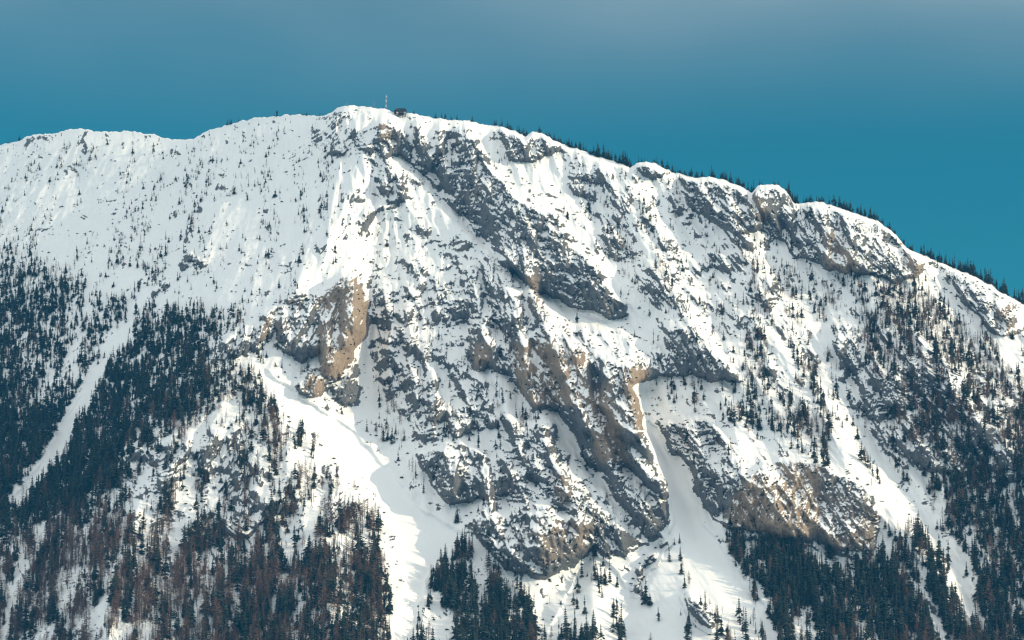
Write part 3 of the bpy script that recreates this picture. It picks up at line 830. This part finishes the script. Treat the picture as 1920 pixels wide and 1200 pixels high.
# the thousands of further trees: one wood of each kind
def forest(name, sel, sets, label, seed, widths):
    r = np.random.default_rng(seed)
    n = int(sel.sum())
    me = bpy.data.meshes.new(name)
    me.vertices.add(n); me.vertices.foreach_set("co", (p_all[sel] - np.array([0, 0, .3])).astype(np.float32).ravel())
    hh = h_all[sel]; w = r.uniform(*widths, n)
    sc = np.stack([hh * w, hh * w, hh], -1).astype(np.float32)
    a = me.attributes.new("size", 'FLOAT_VECTOR', 'POINT'); a.data.foreach_set("vector", sc.ravel())
    a = me.attributes.new("turn", 'FLOAT_VECTOR', 'POINT'); a.data.foreach_set("vector", np.stack([r.normal(0, .035, n), r.normal(0, .035, n), r.uniform(0, 6.283, n)], -1).astype(np.float32).ravel())
    a = me.attributes.new("pick", 'INT', 'POINT'); a.data.foreach_set("value", r.integers(0, len(sets[0]), n).astype(np.int32))
    me.update()
    o = link(name, me)
    tag(o, label, None, None, "stuff")
    ng = bpy.data.node_groups.new(name, 'GeometryNodeTree')
    ng.interface.new_socket("Geometry", in_out='INPUT', socket_type='NodeSocketGeometry')
    ng.interface.new_socket("Geometry", in_out='OUTPUT', socket_type='NodeSocketGeometry')
    N, L = ng.nodes, ng.links
    gi, go = N.new("NodeGroupInput"), N.new("NodeGroupOutput")
    def named(nm, ty):
        x = N.new("GeometryNodeInputNamedAttribute"); x.data_type = ty; x.inputs["Name"].default_value = nm; return x.outputs["Attribute"]
    size_, turn_, pick_ = named("size", 'FLOAT_VECTOR'), named("turn", 'FLOAT_VECTOR'), named("pick", 'INT')
    join = N.new("GeometryNodeJoinGeometry")
    for s in sets:
        jj = N.new("GeometryNodeJoinGeometry")
        for ob in s:
            oi = N.new("GeometryNodeObjectInfo"); oi.inputs["Object"].default_value = ob; oi.inputs["As Instance"].default_value = True
            oi.transform_space = 'ORIGINAL'
            L.new(oi.outputs["Geometry"], jj.inputs[0])
        ip = N.new("GeometryNodeInstanceOnPoints")
        ip.inputs["Pick Instance"].default_value = True
        L.new(gi.outputs[0], ip.inputs["Points"]); L.new(jj.outputs[0], ip.inputs["Instance"]); L.new(pick_, ip.inputs["Instance Index"])
        L.new(turn_, ip.inputs["Rotation"]); L.new(size_, ip.inputs["Scale"])
        L.new(ip.outputs[0], join.inputs[0])
    L.new(join.outputs[0], go.inputs[0])
    md = o.modifiers.new("trees", 'NODES'); md.node_group = ng
    return o
def first_with(me):
    return next(o for o in bpy.data.objects if o.type == 'MESH' and o.data == me)
ru = np.concatenate([np.random.default_rng(5 + k).uniform(a, b, int(n * 2.6)) for k, (a, b, n, hh) in enumerate(RIDGE) if a > 900])
rh = np.concatenate([hh * np.random.default_rng(50 + k).uniform(.5, 1.2, int(n * 2.6)) for k, (a, b, n, hh) in enumerate(RIDGE) if a > 900]) + 3
ri = np.clip(((ru - U0) / (U1 - U0) * (NCOL - 1)).round().astype(int), 0, NCOL - 1)
rp = ridge_pt[ri].copy(); rp[:, 1] += 7.0; rp[:, 2] -= 1.6
p_all, h_all = np.concatenate([p, rp]), np.concatenate([h, rh])
done = np.concatenate([done, np.zeros(len(ru), bool)]); islarch = np.concatenate([islarch, np.zeros(len(ru), bool)])
forest("spruce_forest", ~done & ~islarch, [[first_with(m[0]) for m in SPR], [first_with(m[1]) for m in SPR]], "dark spruce forest covering the lower slopes and ridges", 71, (.75, 1.45))
forest("larch_forest", ~done & islarch, [[first_with(m[0]) for m in LAR], [first_with(m[1]) for m in LAR]], "bare brown larch woods mixed through the lower slopes", 72, (.7, 1.35))

# ------------------------------------------------------------------ dwarf pine scrub on ledges and gentle snow
su, sv, r2 = scatter(90000, 9)
vt = np.interp(su, ucol, vtop)
ps, mks = surf(su, sv)
rk = sample(ROCKY, su, sv)
sc_n = fbm(su / 26, sv / 22, 3, 321)
prob = np.clip(0.22 + 0.9 * smooth(rk, .12, .6), 0, 1) * smooth(sc_n, -.08, .38) * (rk > .045)
keep = (r2.random(len(su)) < prob * .55) & (sv > vt + 6)
keep &= ~((np.abs(su - 752) < 30) & (sv < 240))
su, sv, ps = su[keep], sv[keep], ps[keep]
n = len(su)
bv, bf = [], []
V4 = [np.array([tuple(v_.co) for v_ in m.vertices]) for m in SCR]; F4 = [np.array([tuple(f.vertices) for f in m.polygons]) for m in SCR]
off = 0
for k in range(n):
    i = k % 4
    s = r2.uniform(2.2, 6.5); a = r2.uniform(0, 6.28)
    c, d = math.cos(a) * s, math.sin(a) * s
    q = V4[i]
    bv.append(np.stack([q[:, 0] * c - q[:, 1] * d, q[:, 0] * d + q[:, 1] * c, q[:, 2] * s * r2.uniform(.7, 1.1)], -1) + ps[k])
    bf.append(F4[i] + off); off += len(q)
    if off > 900000: break
print("scrub", n)
scrub = link("dwarf_pine_scrub", mesh_from("dwarf_pine_scrub", np.concatenate(bv), np.concatenate(bf), False), None, M_SCRUB)
tag(scrub, "low dark dwarf pine scrub dotted over ledges and snow", None, None, "stuff")

# ------------------------------------------------------------------ summit hut, mast, cross and poles
def plain(name, c1, c2, scale=0.6, rough=0.7):
    m, n, l, b = mat(name)
    tcn = n.new("ShaderNodeTexCoord")
    f = noise(n, l, tcn.outputs["Object"], scale, 4)
    l.new(mix(n, l, f, c1, c2), b.inputs["Base Color"]); b.inputs["Roughness"].default_value = rough
    return m
M_WOOD = plain("dark_weathered_boards", (0.022, 0.020, 0.020, 1), (0.050, 0.044, 0.040, 1))
M_ROOF = plain("dark_sheet_roof", (0.020, 0.024, 0.028, 1), (0.040, 0.045, 0.050, 1))
M_STONE = plain("grey_masonry", (0.16, 0.15, 0.14, 1), (0.30, 0.28, 0.26, 1))
M_SNOW = plain("roof_snow", (0.82, 0.84, 0.86, 1), (0.90, 0.905, 0.91, 1))
M_GLASS = plain("window_glass", (0.02, 0.03, 0.04, 1), (0.04, 0.05, 0.06, 1), rough=0.15)
M_RED = plain("red_mast_paint", (0.36, 0.10, 0.08, 1), (0.44, 0.14, 0.11, 1))
M_WHITE = plain("white_mast_paint", (0.72, 0.71, 0.68, 1), (0.82, 0.81, 0.78, 1))
M_STEEL = plain("galvanised_steel", (0.30, 0.31, 0.32, 1), (0.45, 0.46, 0.47, 1), rough=0.45)
M_LARCHWOOD = plain("pale_larch_timber", (0.30, 0.21, 0.13, 1), (0.42, 0.31, 0.20, 1))

class MB:
    def __init__(self): self.bm = bmesh.new()
    def box(self, x0, x1, y0, y1, z0, z1):
        vs_ = [self.bm.verts.new((x, y, z)) for z in (z0, z1) for y in (y0, y1) for x in (x0, x1)]
        for f in ((0, 2, 3, 1), (4, 5, 7, 6), (0, 1, 5, 4), (2, 6, 7, 3), (0, 4, 6, 2), (1, 3, 7, 5)): self.bm.faces.new([vs_[i] for i in f])
        return self
    def hull(self, pts, faces):
        vs_ = [self.bm.verts.new(q) for q in pts]
        for f in faces: self.bm.faces.new([vs_[i] for i in f])
        return self
    def bar(self, a, b, rad):
        a, b = Vector(a), Vector(b); d = (b - a).normalized()
        s = d.cross(Vector((0, 0, 1)));  s = Vector((1, 0, 0)) if s.length < 1e-3 else s.normalized()
        t = d.cross(s)
        r0 = [self.bm.verts.new(a + (s * x + t * y) * rad) for x, y in ((1, 0), (0, 1), (-1, 0), (0, -1))]
        r1 = [self.bm.verts.new(b + (s * x + t * y) * rad) for x, y in ((1, 0), (0, 1), (-1, 0), (0, -1))]
        for k in range(4): self.bm.faces.new((r0[k], r0[(k + 1) % 4], r1[(k + 1) % 4], r1[k]))
        self.bm.faces.new(r0[::-1]); self.bm.faces.new(r1)
        return self
    def build(self, name, material, parent=None):
        bmesh.ops.recalc_face_normals(self.bm, faces=self.bm.faces)
        me = bpy.data.meshes.new(name); self.bm.to_mesh(me); self.bm.free()
        return link(name, me, parent, material)

def empty(name, loc, rz=0):
    o = bpy.data.objects.new(name, None); COL.objects.link(o); o.location = loc; o.rotation_euler = (0, 0, rz); return o

def hut():
    Yh = float(ridge_pt[int((752 - U0) / (U1 - U0) * (NCOL - 1)), 1]) - 4
    base = at(752, 219.0, Yh)
    root = empty("mountain_hut", base)
    tag(root, "dark summit hut with hipped roof standing on stilts at the crest", "hut")
    W, D_, H0, H1 = 11.6, 5.5, 6.2, 13.2                  # half width, half depth, floor, eaves
    MB().box(-W, W, -D_, D_, H0, H1).build("wall", M_WOOD, root)
    roof = MB().hull([(-W - 1.2, -D_ - 1.2, H1 - .3), (W + 1.2, -D_ - 1.2, H1 - .3), (W + 1.2, D_ + 1.2, H1 - .3), (-W - 1.2, D_ + 1.2, H1 - .3),
                      (-W + .6, -D_ - 1.2 + 2.2, H1 + 5.6), (W - 2.6, -D_ - 1.2 + 2.2, H1 + 5.6), (W - 2.6, D_ - 1, H1 + 5.6), (-W + .6, D_ - 1, H1 + 5.6)],
                     [(0, 1, 5, 4), (1, 2, 6, 5), (2, 3, 7, 6), (3, 0, 4, 7), (4, 5, 6, 7), (3, 2, 1, 0)]).build("roof", M_ROOF, root)
    MB().box(-W + 1.6, -W + 2.9, -1, .4, H1 + 5.5, H1 + 7.2).build("chimney", M_WHITE, roof)
    MB().box(-5.4, -3.6, -D_ - .1, -D_ + 1.0, H1 + 2.2, H1 + 3.0).build("skylight", M_SNOW, roof)
    an = MB().box(-W - 4.2, -W - .01, -3.5, 4, 7.6, 14.6).build("annex", M_WOOD, root)
    MB().box(-W - 4.5, -W + .2, -3.9, 4.4, 14.6, 15.3).build("annex_roof", M_ROOF, an)
    for x0, x1 in ((-W + 1.2, -W + 5.4), (W - 5.2, W - .6)):
        b = MB().box(x0, x1, -D_ - 2.4, -D_ - .003, H0 - 3.2, H0 + 2.2).build("bay", M_STONE, root)
        MB().box(x0 - .3, x1 + .3, -D_ - 2.7, -D_ - .004, H0 + 2.2, H0 + 3.0).build("snow_cap", M_SNOW, b)
    for x in (-W + 1.6, -W + 5.0, -2.0, 3.2, W - 4.8, W - 1.2):
        MB().box(x - .55, x + .55, -D_ + .2, -D_ + 1.3, -12, H0 + .02).build("stilt", M_WOOD, root)
        MB().box(x - .55, x + .55, D_ - 1.3, D_ - .2, -9, H0 + .02).build("stilt", M_WOOD, root)
    for x in (-4.6, -2.0, .6, 3.2):
        wdw = MB().box(x - .75, x + .75, -D_ - .06, -D_ - .003, H0 + 2.6, H0 + 4.4).build("window", M_GLASS, root)
        f = MB()
        f.box(x - .95, x - .76, -D_ - .14, -D_ - .004, H0 + 2.4, H0 + 4.6); f.box(x + .76, x + .95, -D_ - .14, -D_ - .004, H0 + 2.4, H0 + 4.6)
        f.box(x - .755, x + .755, -D_ - .13, -D_ - .005, H0 + 4.41, H0 + 4.6); f.box(x - .755, x + .755, -D_ - .13, -D_ - .005, H0 + 2.4, H0 + 2.59)
        f.build("window_frame", M_STONE, wdw)
    return base
hut_base = hut()

def ridge_xyz(uu, dy=0.0):
    i = int(round((uu - U0) / (U1 - U0) * (NCOL - 1)))
    q = ridge_pt[i].copy(); q[1] += dy
    return q

def mast():
    b = ridge_xyz(724.5, 0.5); b[2] -= 1.0
    root = empty("lattice_mast", b, 0.4)
    tag(root, "red and white lattice radio mast on the summit beside hut", "mast")
    Hm, w0, w1 = 33.0, .85, .4
    seg = 6
    def wid(z): return w0 + (w1 - w0) * z / Hm
    corners = ((1, 1), (-1, 1), (-1, -1), (1, -1))
    for s in range(seg):
        z0, z1 = Hm * s / seg, Hm * (s + 1) / seg
        mb = MB()
        for (cx, cy) in corners:
            mb.bar((cx * wid(z0), cy * wid(z0), z0), (cx * wid(z1), cy * wid(z1), z1), .10)
        for q in range(2):
            za, zb = z0 + (z1 - z0) * q / 2, z0 + (z1 - z0) * (q + 1) / 2
            for k in range(4):
                (ax, ay), (bx, by) = corners[k], corners[(k + 1) % 4]
                mb.bar((ax * wid(za), ay * wid(za), za), (bx * wid(zb), by * wid(zb), zb), .055)
                mb.bar((ax * wid(zb), ay * wid(zb), zb), (bx * wid(zb), by * wid(zb), zb), .055)
        mb.build("mast_segment", M_RED if s % 2 == 0 else M_WHITE, root)
    for z, sx in ((Hm * .62, -1), (Hm * .64, 1), (Hm * .86, 1)):
        mb = MB(); mb.box(sx * 1.2 - .25, sx * 1.2 + .25, -1.6, -1.2, z, z + 2.2); mb.bar((sx * .8, -.8, z + 1), (sx * 1.2, -1.25, z + 1), .08)
        mb.build("antenna_panel", M_WHITE, root)
    MB().bar((0, 0, Hm - .2), (0, 0, Hm + 3.2), .12).build("antenna_rod", M_STEEL, root)
mast()

def cross():
    b = ridge_xyz(651, .5); b[2] -= .8
    root = empty("summit_cross", b, .2)
    tag(root, "small pale wooden cross on the highest summit dome", "cross")
    MB().box(-.28, .28, -.2, .2, 0, 8.0).build("post", M_LARCHWOOD, root)
    MB().box(-2.0, 2.0, -.16, .16, 5.4, 5.95).build("crossbar", M_LARCHWOOD, root)
cross()
for uu, hh, lab in ((698.6, 17, "thin grey pole on the summit, the one nearer the cross"), (702.0, 19, "thin grey pole on the summit, the one nearer the mast")):
    b = ridge_xyz(uu, .5); b[2] -= 1
    root = empty("aerial_pole", b)
    tag(root, lab, "pole", "thin poles on the summit")
    MB().bar((0, 0, 0), (0, 0, hh), .10).build("pole", M_STEEL, root)
    MB().box(-.35, .35, -.35, .35, 0, 1.5).build("base_block", M_STONE, root)

# ------------------------------------------------------------------ blue valley haze
lo, hi = (-26000, -26000, -130), (26000, 42000, 1900)
MBX = MB(); MBX.box(lo[0], hi[0], lo[1], hi[1], lo[2], hi[2])
hm = bpy.data.materials.new("pale_blue_air"); hm.use_nodes = True
hn = hm.node_tree.nodes; hn.clear()
ho = hn.new("ShaderNodeOutputMaterial"); hv = hn.new("ShaderNodeVolumePrincipled")
hv.inputs["Color"].default_value = (0.05, 0.42, 0.95, 1)
hv.inputs["Density"].default_value = 0.000024
hv.inputs["Anisotropy"].default_value = 0.0
hm.node_tree.links.new(hv.outputs[0], ho.inputs["Volume"])
haze = MBX.build("haze", hm)
tag(haze, "thin blue haze filling the air before the mountain", None, None, "stuff")
